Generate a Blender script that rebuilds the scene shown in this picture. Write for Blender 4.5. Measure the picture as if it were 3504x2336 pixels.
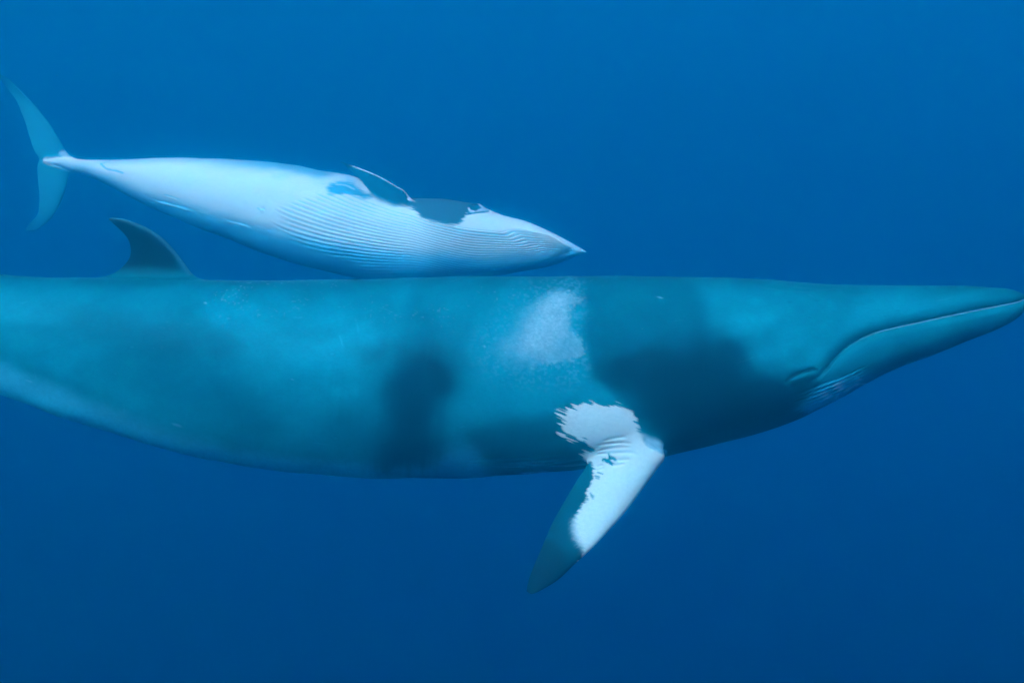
import bpy, math
import numpy as np

for o in list(bpy.data.objects):
    bpy.data.objects.remove(o, do_unlink=True)
S = bpy.context.scene
COL = S.collection
R = math.radians

# ------------------------------------------------------------------ camera
F = 4230.0            # focal length in photograph pixels (3504 wide)
CX, CY = 1752.0, 1168.0
cam_d = bpy.data.cameras.new('camera')
cam = bpy.data.objects.new('camera', cam_d)
COL.objects.link(cam)
cam.location = (0, 0, 0)
cam.rotation_euler = (R(90), 0, 0)
cam_d.sensor_width = 36.0
cam_d.lens = 36.0 * F / 3504.0
cam_d.clip_start = 0.05
cam_d.clip_end = 600
cam_d.dof.use_dof = True
cam_d.dof.focus_distance = 6.4
cam_d.dof.aperture_fstop = 9.0
S.camera = cam

# ------------------------------------------------------------------ light
SUN_EL, SUN_AZ = R(35), R(208)      # sun high above, behind the viewer's left shoulder
world = bpy.data.worlds.new('World')
S.world = world
world.use_nodes = True
wn = world.node_tree.nodes; wl = world.node_tree.links
bg = wn['Background']
sky = wn.new('ShaderNodeTexSky')
sky.sky_type = 'NISHITA'
sky.sun_disc = False
sky.sun_elevation = SUN_EL
sky.sun_rotation = SUN_AZ
wl.new(sky.outputs[0], bg.inputs[0])
bg.inputs[1].default_value = 0.15

sd = bpy.data.lights.new('sun', 'SUN')
sd.energy = 5.0
sd.angle = R(35)                    # daylight spread wide by the rippled surface and the water
sd.color = (1.0, 0.97, 0.92)
sun = bpy.data.objects.new('sun', sd)
COL.objects.link(sun)
# rotation so that light comes from azimuth measured clockwise from +Y
from mathutils import Vector
sdir = Vector((math.sin(SUN_AZ) * math.cos(SUN_EL), math.cos(SUN_AZ) * math.cos(SUN_EL), math.sin(SUN_EL)))
sun.rotation_euler = sdir.to_track_quat('Z', 'Y').to_euler()
sun.location = (0, 0, 20)

S.view_settings.view_transform = 'Standard'
S.view_settings.look = 'None'
S.view_settings.gamma = 1.0
S.view_settings.use_curve_mapping = False
S.view_settings.exposure = 1.4
S.cycles.max_bounces = 10
S.cycles.diffuse_bounces = 3
S.cycles.volume_bounces = 6
S.cycles.use_denoising = True
S.cycles.caustics_reflective = False
S.cycles.caustics_refractive = False

# ------------------------------------------------------------------ numeric helpers
rng = np.random.RandomState(7)
PERM = rng.rand(4096).astype(np.float64)

def _h(ix, iy, iz, seed):
    n = (ix * 73856093) ^ (iy * 19349663) ^ (iz * 83492791) ^ (seed * 2654435)
    n = (n ^ (n >> 13)) * 1274126177
    return PERM[(n ^ (n >> 16)) & 4095]

def vnoise(x, y, z=None, seed=0):
    if z is None: z = np.zeros_like(x)
    x = np.asarray(x, float); y = np.asarray(y, float); z = np.asarray(z, float)
    ix = np.floor(x).astype(np.int64); iy = np.floor(y).astype(np.int64); iz = np.floor(z).astype(np.int64)
    fx, fy, fz = x - ix, y - iy, z - iz
    fx, fy, fz = [f * f * f * (f * (f * 6 - 15) + 10) for f in (fx, fy, fz)]
    def L(a, b, t): return a + (b - a) * t
    c = lambda a, b, d: _h(ix + a, iy + b, iz + d, seed)
    v0 = L(L(c(0,0,0), c(1,0,0), fx), L(c(0,1,0), c(1,1,0), fx), fy)
    v1 = L(L(c(0,0,1), c(1,0,1), fx), L(c(0,1,1), c(1,1,1), fx), fy)
    return L(v0, v1, fz) * 2 - 1

def fbm(x, y, z=None, octv=4, seed=0, gain=0.5):
    a, s, t = 1.0, 0.0, 0.0
    for k in range(octv):
        f = 2.03 ** k
        s = s + a * vnoise(x * f + 17.3 * k, y * f + 5.1 * k, None if z is None else z * f, seed + k)
        t += a; a *= gain
    return s / t

def sm(a, b, x):
    t = np.clip((x - a) / (b - a), 0, 1)
    return t * t * (3 - 2 * t)

def interp(pts, x, k=1):
    """smooth (monotone cubic) interpolation through (x, y) points"""
    p = np.array(sorted(pts), float)
    X, Y = p[:, 0], p[:, k]
    h = np.diff(X); d = np.diff(Y) / h
    m = np.zeros_like(Y)
    m[0], m[-1] = d[0], d[-1]
    for i in range(1, len(Y) - 1):
        if d[i-1] * d[i] <= 0: m[i] = 0
        else:
            w1, w2 = 2*h[i] + h[i-1], h[i] + 2*h[i-1]
            m[i] = (w1 + w2) / (w1 / d[i-1] + w2 / d[i])
    x = np.clip(np.asarray(x, float), X[0], X[-1])
    i = np.clip(np.searchsorted(X, x) - 1, 0, len(h) - 1)
    t = (x - X[i]) / h[i]
    t2, t3 = t*t, t*t*t
    return (2*t3 - 3*t2 + 1)*Y[i] + (t3 - 2*t2 + t)*h[i]*m[i] + (-2*t3 + 3*t2)*Y[i+1] + (t3 - t2)*h[i]*m[i+1]

def poly_sd(u, v, poly, pad=200.0):
    """signed distance (negative inside) to a closed polygon; far points get +pad"""
    P = np.array(poly, float)
    out = np.full(u.shape, pad)
    sel = (u > P[:,0].min() - pad) & (u < P[:,0].max() + pad) & (v > P[:,1].min() - pad) & (v < P[:,1].max() + pad)
    a, b = u[sel], v[sel]
    d = np.full(a.shape, 1e18); s = np.ones(a.shape)
    n = len(P)
    for i in range(n):
        x0, y0 = P[i]; x1, y1 = P[(i + 1) % n]
        ex, ey = x1 - x0, y1 - y0
        wx, wy = a - x0, b - y0
        t = np.clip((wx*ex + wy*ey) / (ex*ex + ey*ey + 1e-12), 0, 1)
        d = np.minimum(d, (wx - ex*t)**2 + (wy - ey*t)**2)
        c1 = b >= y0; c2 = b < y1; c3 = ex*wy > ey*wx
        fl = (c1 & c2 & c3) | (~c1 & ~c2 & ~c3)
        s = np.where(fl, -s, s)
    out[sel] = s * np.sqrt(d)
    return out

def line_d(u, v, line, pad=150.0):
    """distance to an open polyline, signed side (+ = above on the picture) and position 0..1 along it"""
    P = np.array(line, float)
    d = np.full(u.shape, pad); sg = np.ones(u.shape); tt = np.zeros(u.shape)
    sel = (u > P[:,0].min() - pad) & (u < P[:,0].max() + pad) & (v > P[:,1].min() - pad) & (v < P[:,1].max() + pad)
    a, b = u[sel], v[sel]
    D = np.full(a.shape, 1e18); G = np.ones(a.shape); T = np.zeros(a.shape)
    seg = np.hypot(*np.diff(P, axis=0).T); cum = np.concatenate([[0], np.cumsum(seg)])
    for i in range(len(P) - 1):
        x0, y0 = P[i]; ex, ey = P[i+1] - P[i]
        wx, wy = a - x0, b - y0
        t = np.clip((wx*ex + wy*ey) / (ex*ex + ey*ey), 0, 1)
        q = (wx - ex*t)**2 + (wy - ey*t)**2
        cr = ex*wy - ey*wx
        m = q < D
        D = np.where(m, q, D); G = np.where(m, np.where(cr < 0, 1.0, -1.0), G)
        T = np.where(m, (cum[i] + t*seg[i]) / cum[-1], T)
    d[sel] = np.sqrt(D); sg[sel] = G; tt[sel] = T
    return d, sg, tt

def smooth_line(pts, n=60):
    """Catmull-Rom through points of any dimension"""
    P = np.array(pts, float)
    P = np.vstack([2*P[0] - P[1], P, 2*P[-1] - P[-2]])
    k = len(P) - 3
    q = np.linspace(0, k - 1e-9, n)
    i = q.astype(int); t = (q - i)[:, None]
    a, b, c, d = P[i], P[i+1], P[i+2], P[i+3]
    return 0.5 * ((2*b) + (c - a)*t + (2*a - 5*b + 4*c - d)*t*t + (3*b - a - 3*c + d)*t**3)

def ease(n):
    """0..1, closely spaced towards both ends"""
    return 0.5 - 0.5 * np.cos(np.linspace(0, np.pi, n))

def mix(c, col, w):
    w = np.clip(w, 0, 1)[:, None]
    return c * (1 - w) + np.array(col)[None, :] * w if np.ndim(col) == 1 else c * (1 - w) + col * w

# ------------------------------------------------------------------ mesh helpers
def grid_mesh(name, V, nrow, nring, col):
    """closed tube of nrow rings with nring points each, ends closed by a fan"""
    n = nrow * nring
    p0 = V[:nring].mean(0); p1 = V[(nrow-1)*nring:].mean(0)
    verts = np.vstack([V, p0, p1])
    cols = np.vstack([col, col[:nring].mean(0), col[(nrow-1)*nring:].mean(0)])
    i = np.arange(nrow - 1)[:, None]; j = np.arange(nring)[None, :]
    a = i*nring + j; b = i*nring + (j+1) % nring
    quads = np.stack([a, b, b + nring, a + nring], -1).reshape(-1, 4)
    jj = np.arange(nring)
    t0 = np.stack([np.full(nring, n), (jj+1) % nring, jj], -1)
    base = (nrow-1)*nring
    t1 = np.stack([np.full(nring, n+1), base + jj, base + (jj+1) % nring], -1)
    me = bpy.data.meshes.new(name)
    me.vertices.add(len(verts)); me.vertices.foreach_set('co', verts.astype(np.float32).ravel())
    loops = np.concatenate([quads.ravel(), t0.ravel(), t1.ravel()]).astype(np.int32)
    me.loops.add(len(loops)); me.loops.foreach_set('vertex_index', loops)
    nq, nt = len(quads), len(t0) + len(t1)
    me.polygons.add(nq + nt)
    st = np.concatenate([np.arange(nq)*4, nq*4 + np.arange(nt)*3]).astype(np.int32)
    me.polygons.foreach_set('loop_start', st)
    me.update(calc_edges=True)
    me.validate()
    at = me.attributes.new('skin', 'FLOAT_VECTOR', 'POINT')
    at.data.foreach_set('vector', cols.astype(np.float32).ravel())
    return me

def tag_pid(me, pid):
    at = me.attributes.new('pid', 'FLOAT', 'POINT')
    at.data.foreach_set('value', np.full(len(me.vertices), pid, np.float32))

def fix_normals(me):
    import bmesh
    bm = bmesh.new(); bm.from_mesh(me)
    if bm.calc_volume(signed=True) < 0:
        for f in bm.faces: f.normal_flip()
        bm.to_mesh(me)
    bm.free()

def unite(name, meshes, post=None):
    """join the body and its fins into one continuous skin and round the junctions"""
    tmp = []
    for k, me in enumerate(meshes):
        tag_pid(me, float(k)); fix_normals(me)
        ob = bpy.data.objects.new('tmp', me); COL.objects.link(ob); tmp.append(ob)
    base = tmp[0]
    for ob in tmp[1:]:
        m = base.modifiers.new('u', 'BOOLEAN')
        m.operation = 'UNION'; m.solver = 'MANIFOLD'; m.object = ob
    dg = bpy.context.evaluated_depsgraph_get()
    out = bpy.data.meshes.new_from_object(base.evaluated_get(dg), preserve_all_data_layers=True, depsgraph=dg)
    for ob in tmp:
        me = ob.data; bpy.data.objects.remove(ob, do_unlink=True); bpy.data.meshes.remove(me)
    out.name = name
    nv = len(out.vertices)
    co = np.empty(nv*3, np.float32); out.vertices.foreach_get('co', co); co = co.reshape(-1, 3).astype(float)
    cl = np.empty(nv*3, np.float32); out.attributes['skin'].data.foreach_get('vector', cl); cl = cl.reshape(-1, 3).astype(float)
    pid = np.empty(nv, np.float32); out.attributes['pid'].data.foreach_get('value', pid)
    ne = len(out.edges); ed = np.empty(ne*2, np.int32); out.edges.foreach_get('vertices', ed); ed = ed.reshape(-1, 2)
    a, b = ed[:, 0], ed[:, 1]
    seam = np.zeros(nv, bool)
    x = np.abs(pid[a] - pid[b]) > 1e-3
    seam[a[x]] = True; seam[b[x]] = True
    frac = np.abs(pid - np.round(pid)) > 1e-3
    seam |= frac
    dist = np.where(seam, 0.0, 9.0)
    L = np.linalg.norm(co[a] - co[b], axis=1)
    for _ in range(55):
        np.minimum.at(dist, a, dist[b] + L)
        np.minimum.at(dist, b, dist[a] + L)
    w = np.exp(-(dist / 0.09) ** 2); w[dist > 0.2] = 0
    deg = np.bincount(a, minlength=nv) + np.bincount(b, minlength=nv)
    near = np.nonzero((w[a] > 0) | (w[b] > 0))[0]
    ea, eb = a[near], b[near]
    dg_ = np.maximum(np.bincount(ea, minlength=nv) + np.bincount(eb, minlength=nv), 1)[:, None]
    def lap(q):
        o = np.empty_like(q)
        for c in range(q.shape[1]):
            o[:, c] = np.bincount(ea, q[eb, c], nv) + np.bincount(eb, q[ea, c], nv)
        return o / dg_ - q
    ww = w[:, None]
    for _ in range(260):
        co = co + 0.6 * ww * lap(co)
    bad = dist < .004
    for _ in range(4):                      # colour of the new seam points from the skin around them
        ok = ~bad
        a_ok = ok[ea].astype(float); b_ok = ok[eb].astype(float)
        cnt = np.bincount(ea, b_ok, nv) + np.bincount(eb, a_ok, nv)
        fill = bad & (cnt > 0)
        for c in range(3):
            sm_ = np.bincount(ea, cl[eb, c]*b_ok, nv) + np.bincount(eb, cl[ea, c]*a_ok, nv)
            cl[fill, c] = sm_[fill] / cnt[fill]
        bad = bad & ~fill
    wc = np.exp(-(dist / 0.012) ** 2)[:, None] * (ww > 0)
    for _ in range(12):
        cl = cl + 0.5 * wc * lap(cl)
    if post is not None: co = post(co)
    out.vertices.foreach_set('co', co.astype(np.float32).ravel())
    out.attributes['skin'].data.foreach_set('vector', cl.astype(np.float32).ravel())
    out.attributes.remove(out.attributes['pid'])
    out.polygons.foreach_set('use_smooth', np.ones(len(out.polygons), bool))
    out.update()
    print('united', name, nv, 'verts; seam', int(seam.sum()))
    return out

def fin(LE, TE, thick, nrm, nrow, nch, color_fn, sharp=1.0, disp=None):
    """LE/TE: lists of (px, py, depth); thick: half thickness in m along the rows; nrm: unit normal"""
    le = smooth_line(LE, nrow); te = smooth_line(TE, nrow)
    th = np.interp(np.linspace(0, 1, nrow), np.linspace(0, 1, len(thick)), thick)
    s = np.linspace(0, np.pi, nch)
    s = (1 - np.cos(s)) / 2
    prof = (1.4845*np.sqrt(s) - 0.63*s - 1.758*s**2 + 1.4215*s**3 - 0.5075*s**4) * 2.0
    prof = np.maximum(prof, 0.0) + 0.02*np.sin(np.pi*s) ** .5
    ring_s = np.concatenate([s, s[-2:0:-1]])
    ring_h = np.concatenate([prof, -prof[-2:0:-1]])
    nring = len(ring_s)
    q = le[:, None, :] + (te - le)[:, None, :] * ring_s[None, :, None]
    px, py, dep = q[..., 0].ravel(), q[..., 1].ravel(), q[..., 2].ravel()
    h = (th[:, None] * ring_h[None, :]).ravel()
    V = np.stack([(px - CX)/F*dep, dep, (CY - py)/F*dep], -1)
    N = np.array(nrm, float); N /= np.linalg.norm(N)
    if disp is not None:
        h = h + disp(px, py) * np.sign(h)
    V = V + N[None, :] * h[:, None]
    col = color_fn(px, py, h)
    return V, nrow, nring, col

# ------------------------------------------------------------------ materials
def skin_material(name, rough):
    m = bpy.data.materials.new(name); m.use_nodes = True
    n = m.node_tree.nodes; l = m.node_tree.links
    b = n['Principled BSDF']
    at = n.new('ShaderNodeAttribute'); at.attribute_name = 'skin'
    tc = n.new('ShaderNodeTexCoord')
    mp = n.new('ShaderNodeMapping'); mp.inputs['Scale'].default_value = (1.0, 1.6, 1.6)
    nz = n.new('ShaderNodeTexNoise'); nz.inputs['Scale'].default_value = 45; nz.inputs['Detail'].default_value = 6
    nz.inputs['Roughness'].default_value = 0.65
    rp = n.new('ShaderNodeMapRange'); rp.inputs[1].default_value = .25; rp.inputs[2].default_value = .75
    rp.inputs[3].default_value = .9; rp.inputs[4].default_value = 1.1
    mu = n.new('ShaderNodeVectorMath'); mu.operation = 'SCALE'
    l.new(tc.outputs['Object'], mp.inputs[0]); l.new(mp.outputs[0], nz.inputs[0])
    l.new(nz.outputs[0], rp.inputs[0]); l.new(at.outputs['Vector'], mu.inputs[0]); l.new(rp.outputs[0], mu.inputs['Scale'])
    l.new(mu.outputs[0], b.inputs['Base Color'])
    bp = n.new('ShaderNodeBump'); bp.inputs['Strength'].default_value = 0.15; bp.inputs['Distance'].default_value = 0.004
    l.new(nz.outputs[0], bp.inputs['Height']); l.new(bp.outputs[0], b.inputs['Normal'])
    b.inputs['Roughness'].default_value = rough
    b.inputs['IOR'].default_value = 1.08          # skin seen in water, not in air
    return m

SKIN = skin_material('whale_skin', 0.5)

def plain(name, color, rough=0.6, ior=1.2):
    m = bpy.data.materials.new(name); m.use_nodes = True
    n = m.node_tree.nodes; l = m.node_tree.links; b = n['Principled BSDF']
    nz = n.new('ShaderNodeTexNoise'); nz.inputs['Scale'].default_value = 3
    mx = n.new('ShaderNodeMix'); mx.data_type = 'RGBA'
    mx.inputs['A'].default_value = (*[c * .85 for c in color], 1); mx.inputs['B'].default_value = (*color, 1)
    l.new(nz.outputs[0], mx.inputs['Factor']); l.new(mx.outputs['Result'], b.inputs['Base Color'])
    b.inputs['Roughness'].default_value = rough; b.inputs['IOR'].default_value = ior
    return m

# ------------------------------------------------------------------ the sea
SURF = 7.5           # metres of water above the lens
HALF = 36.0
def water_shell():
    """far water: sides and depths of the open sea, open towards the daylight above"""
    n, r = 96, 54.0
    V = []; Fc = []
    prof = [(r, 18.0), (r, 4.0), (r, -10.0), (r*.96, -24.0), (r*.8, -33.0), (r*.45, -38.0), (0.001, -39.0)]
    for (rr, z) in prof:
        for k in range(n):
            a = 2*math.pi*k/n
            V.append((rr*math.cos(a), rr*math.sin(a), z))
    for i in range(len(prof) - 1):
        for k in range(n):
            k2 = (k+1) % n
            Fc.append((i*n+k, i*n+k2, (i+1)*n+k2, (i+1)*n+k))
    me = bpy.data.meshes.new('water'); me.from_pydata(V, [], Fc); me.update()
    for p in me.polygons: p.use_smooth = True
    me.materials.append(plain('deep_water', (0.001, 0.05, 0.13), 1.0, 1.0))
    o = bpy.data.objects.new('water', me); COL.objects.link(o)
    o['kind'] = 'structure'
water_shell()

def haze_box():
    me = bpy.data.meshes.new('haze')
    h = HALF * .97
    z0, z1 = -29.0, SURF
    k = h * .98
    V = [(x, y, z) for z in (z0, z1) for (x, y) in ((-k, -k), (k, -k), (k, k), (-k, k))]
    me.from_pydata(V, [], [(3,2,1,0), (4,5,6,7), (0,1,5,4), (1,2,6,5), (2,3,7,6), (3,0,4,7)])
    me.update()
    m = bpy.data.materials.new('sea_water_body'); m.use_nodes = True
    n = m.node_tree.nodes; l = m.node_tree.links
    n.remove(n['Principled BSDF'])
    v = n.new('ShaderNodeVolumePrincipled')
    v.inputs['Color'].default_value = (0.0, 0.115, 0.26, 1)
    v.inputs['Absorption Color'].default_value = (0.0, 0.144, 0.35, 1)
    v.inputs['Density'].default_value = 0.11
    v.inputs['Anisotropy'].default_value = 0.35
    # fine particles that throw light almost straight on: the soft glow round bright things
    v2 = n.new('ShaderNodeVolumePrincipled')
    v2.inputs['Color'].default_value = (0.0, 0.88, 1.0, 1)
    v2.inputs['Absorption Color'].default_value = (1, 1, 1, 1)
    v2.inputs['Density'].default_value = 0.06
    v2.inputs['Anisotropy'].default_value = 0.996
    ad = n.new('ShaderNodeAddShader')
    l.new(v.outputs[0], ad.inputs[0]); l.new(v2.outputs[0], ad.inputs[1])
    l.new(ad.outputs[0], n['Material Output'].inputs['Volume'])
    m.volume_intersection_method = 'FAST' if hasattr(m, 'volume_intersection_method') else None
    me.materials.append(m)
    o = bpy.data.objects.new('haze', me); COL.objects.link(o)
    o['kind'] = 'stuff'

# ================================================================== BIG WHALE
D = 6.76
TOP = [(-900,968),(-700,952),(-400,930),(-200,926),(0,937),(67,943),(167,949),(301,951),(420,952),(560,955),(696,960),(804,961),
       (1199,957),(1450,950),(1639,946),(2000,945),(2235,946),(2350,948),(2505,951),(2658,959),(2761,968),(2889,974),(3068,975),(3200,976),
       (3324,979),(3400,983),(3440,986),(3472,991),(3500,1002),(3514,1012)]
BOT = [(-900,1040),(-700,1090),(-500,1150),(-200,1262),(0,1348),(89,1378),(223,1430),(372,1475),(521,1520),(745,1572),(1043,1617),
       (1341,1634),(1550,1630),(1713,1621),(1880,1606),(2011,1590),(2150,1572),(2300,1545),(2454,1510),(2607,1472),(2710,1439),(2812,1388),(2890,1340),
       (2966,1298),(3068,1255),(3170,1219),(3298,1167),(3380,1135),(3426,1112),(3470,1084),(3500,1056),(3514,1030)]
WID = [(-900,.075),(-600,.10),(-200,.185),(200,.30),(600,.43),(1000,.52),(1400,.57),(1900,.58),(2280,.54),(2600,.47),(2780,.42),
       (2889,.36),(3068,.27),(3200,.215),(3324,.155),(3426,.10),(3480,.065),(3514,.03)]
MOUTH_PX = [(2800,1300),(2815,1288),(2838,1260),(2853,1239),(2884,1203),(2914,1178),(2966,1150),(3017,1132),(3119,1109),(3222,1086),(3324,1065),(3426,1045),
            (3478,1034),(3504,1024),(3530,1012)]
MID = [(-900,1004),(-200,1085),(0,1130),(600,1235),(1200,1285),(1700,1300),(1900,1325),(2150,1345),(2300,1315),(2600,1240),(2740,1248),(2840,1248),(2966,1208),(3068,1170),
       (3222,1122),(3324,1092),(3426,1066),(3480,1043),(3514,1021)]

def big_front(u, v):
    """half depth of the near flank at plate position (u, v)"""
    T, B, M, W = [interp(k, u) for k in (TOP, BOT, MID, WID)]
    h = np.where(v < M, M - T, B - M)
    q = np.clip(np.abs(v - M) / h, 0, 1)
    return W * np.sqrt(np.clip(1 - q*q, 0, 1))

def big_plate(pts):
    """photograph pixels -> side plate of the whale"""
    P = np.array(pts, float)
    u, v = P[:, 0].copy(), P[:, 1].copy()
    for _ in range(6):
        k = (D - big_front(u, v)) / D
        u = CX + (P[:, 0] - CX) * k; v = CY + (P[:, 1] - CY) * k
    return np.stack([u, v], -1)

WHITE = (.86, .88, .77); LIGHT = (.004, .25, .275); TEAL = (.002, .165, .185); MIDT = (.001, .108, .13); DARK = (.001, .048, .066); DEEP = (.001, .030, .042)

FLIP_WHITE = [(2006,1575),(1991,1552),(2001,1540),(2030,1532),(2034,1528),(2012,1519),(2000,1500),(1975,1504),(1955,1499),(1930,1486),(1922,1470),(1924,1448),
              (1915,1432),(1904,1418),(1950,1402),(1975,1390),(1995,1383),(2020,1380),(2060,1384),(2085,1394),(2106,1384),(2140,1398),(2158,1408),(2167,1425),
              (2178,1455),(2190,1492),(2212,1522),(2238,1538),(2275,1551),(2300,1556),(2290,1640),(2200,1760),(2080,1870),(1985,1960),(1962,1948),(1965,1935),
              (1990,1902),(1996,1895),(1996,1872),(1981,1856),(1966,1831),(1963,1800),(1964,1785),(1972,1760),(1990,1730),(2000,1716),(2012,1708),
              (2006,1690),(2014,1665),(2026,1642),(2030,1615),(2032,1590),(2022,1578)]
CREASES = [[(2054,1512),(2084,1503),(2116,1497),(2146,1496)], [(2030,1528),(2060,1520),(2084,1518),(2126,1515),(2169,1519)],
           [(2010,1545),(2058,1540),(2105,1531),(2165,1530)], [(2012,1560),(2050,1552),(2105,1550),(2148,1548),(2186,1555)],
           [(2110,1575),(2158,1571)], [(2094,1594),(2141,1586)], [(2040,1600),(2065,1590)], [(2035,1612),(2070,1600)], [(2000,1540),(2030,1535),(2060,1530)], [(2008,1553),(2040,1546)]]

def fringe(u, v, ang, across, along, seed):
    """ragged hair-like offset, streaks lying along direction ang"""
    c, s = math.cos(ang), math.sin(ang)
    a = u*c + v*s; b = -u*s + v*c
    n = vnoise(b/across, a/along, seed=seed) + .5*vnoise(b/(across*.45), a/(along*.6), seed=seed+5)
    return n

def white_arm(u, v, conv):
    """pigment weight of the white shoulder and flipper blade"""
    sd_ = poly_sd(u, v, conv(FLIP_WHITE))
    upper = sm(1560, 1500, v)
    n1 = fringe(u, v, R(22), 5.5, 42, 3)
    n2 = fringe(u, v, R(20), 5.0, 22, 9)
    sd_ = sd_ + (9 + 9*sm(2000, 1940, u)) * n1 * upper * sm(2175, 2150, u) + 6*n2*(1-upper)
    soft = 5 + 11*sm(1740, 1800, v) * sm(2010, 1990, u)*sm(1900, 1860, v)
    return sm(soft, -soft, sd_)

def grooves(u, v, lines, width):
    g = np.zeros_like(u)
    for L in lines:
        d, sg, t = line_d(u, v, smooth_line(L, 14), 40)
        g = np.maximum(g, np.exp(-(d/width)**2) * sm(0, .18, t) * sm(1, .8, t))
    return g

def pale_front(u, v, w):       # translucent grey rim along the front fold of the shoulder
    return w

def arm_color(u, v, conv):
    """colour of flipper blade for photograph pixels"""
    n = len(u)
    c = np.tile(np.array(MIDT), (n, 1))
    c = mix(c, (.001,.035,.048), sm(1620, 1700, v) * .5 + .5*sm(1800, 1930, v))
    c = mix(c, MIDT, sm(60, 0, line_d(u, v, conv([(2020,1580),(1990,1640),(1960,1700),(1940,1760),(1930,1820),(1960,1880)]))[0]) * .55)
    c = mix(c, (.40, .66, .70), sm(2190, 2205, u) * sm(1575, 1560, v) * (.85 + .15*fringe(u, v, R(35), 6, 30, 19)))
    w = white_arm(u, v, conv)
    c = mix(c, WHITE, w)
    fuzzy = sm(26, 0, np.abs(poly_sd(u, v, conv(FLIP_WHITE)))) * sm(1740, 1790, v) * sm(1910, 1870, v) * (u < 2010) * (.5 + .5*fringe(u, v, R(-35), 5, 24, 21))
    c = mix(c, (.42, .66, .68), np.clip(fuzzy, 0, 1) * .5)
    # the small dark smudge and nicks
    sp = conv([(2057,1562),(2063,1567),(2070,1563),(2082,1568),(2078,1560),(2084,1548),(2092,1560),(2108,1568),(2112,1578),(2098,1574),(2088,1572),(2102,1580),(2100,1590),(2085,1586),(2070,1580),(2058,1576)])
    c = mix(c, TEAL, sm(2.0, -2.0, 1.0 + poly_sd(u, v, sp, 40) + 3*fringe(u, v, R(50), 3.5, 12, 31)))
    for L in ([(2045,1614),(2062,1619)], [(2036,1626),(2051,1630)], [(2020,1685),(2032,1697)], [(2022,1692),(2030,1704)], [(2040,1634),(2050,1636)]):
        d = line_d(u, v, conv(L), 30)[0]
        c = mix(c, MIDT, sm(3.2, 0.6, d) * .8)
    return c

IDENT = lambda P: np.array(P, float)

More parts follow.
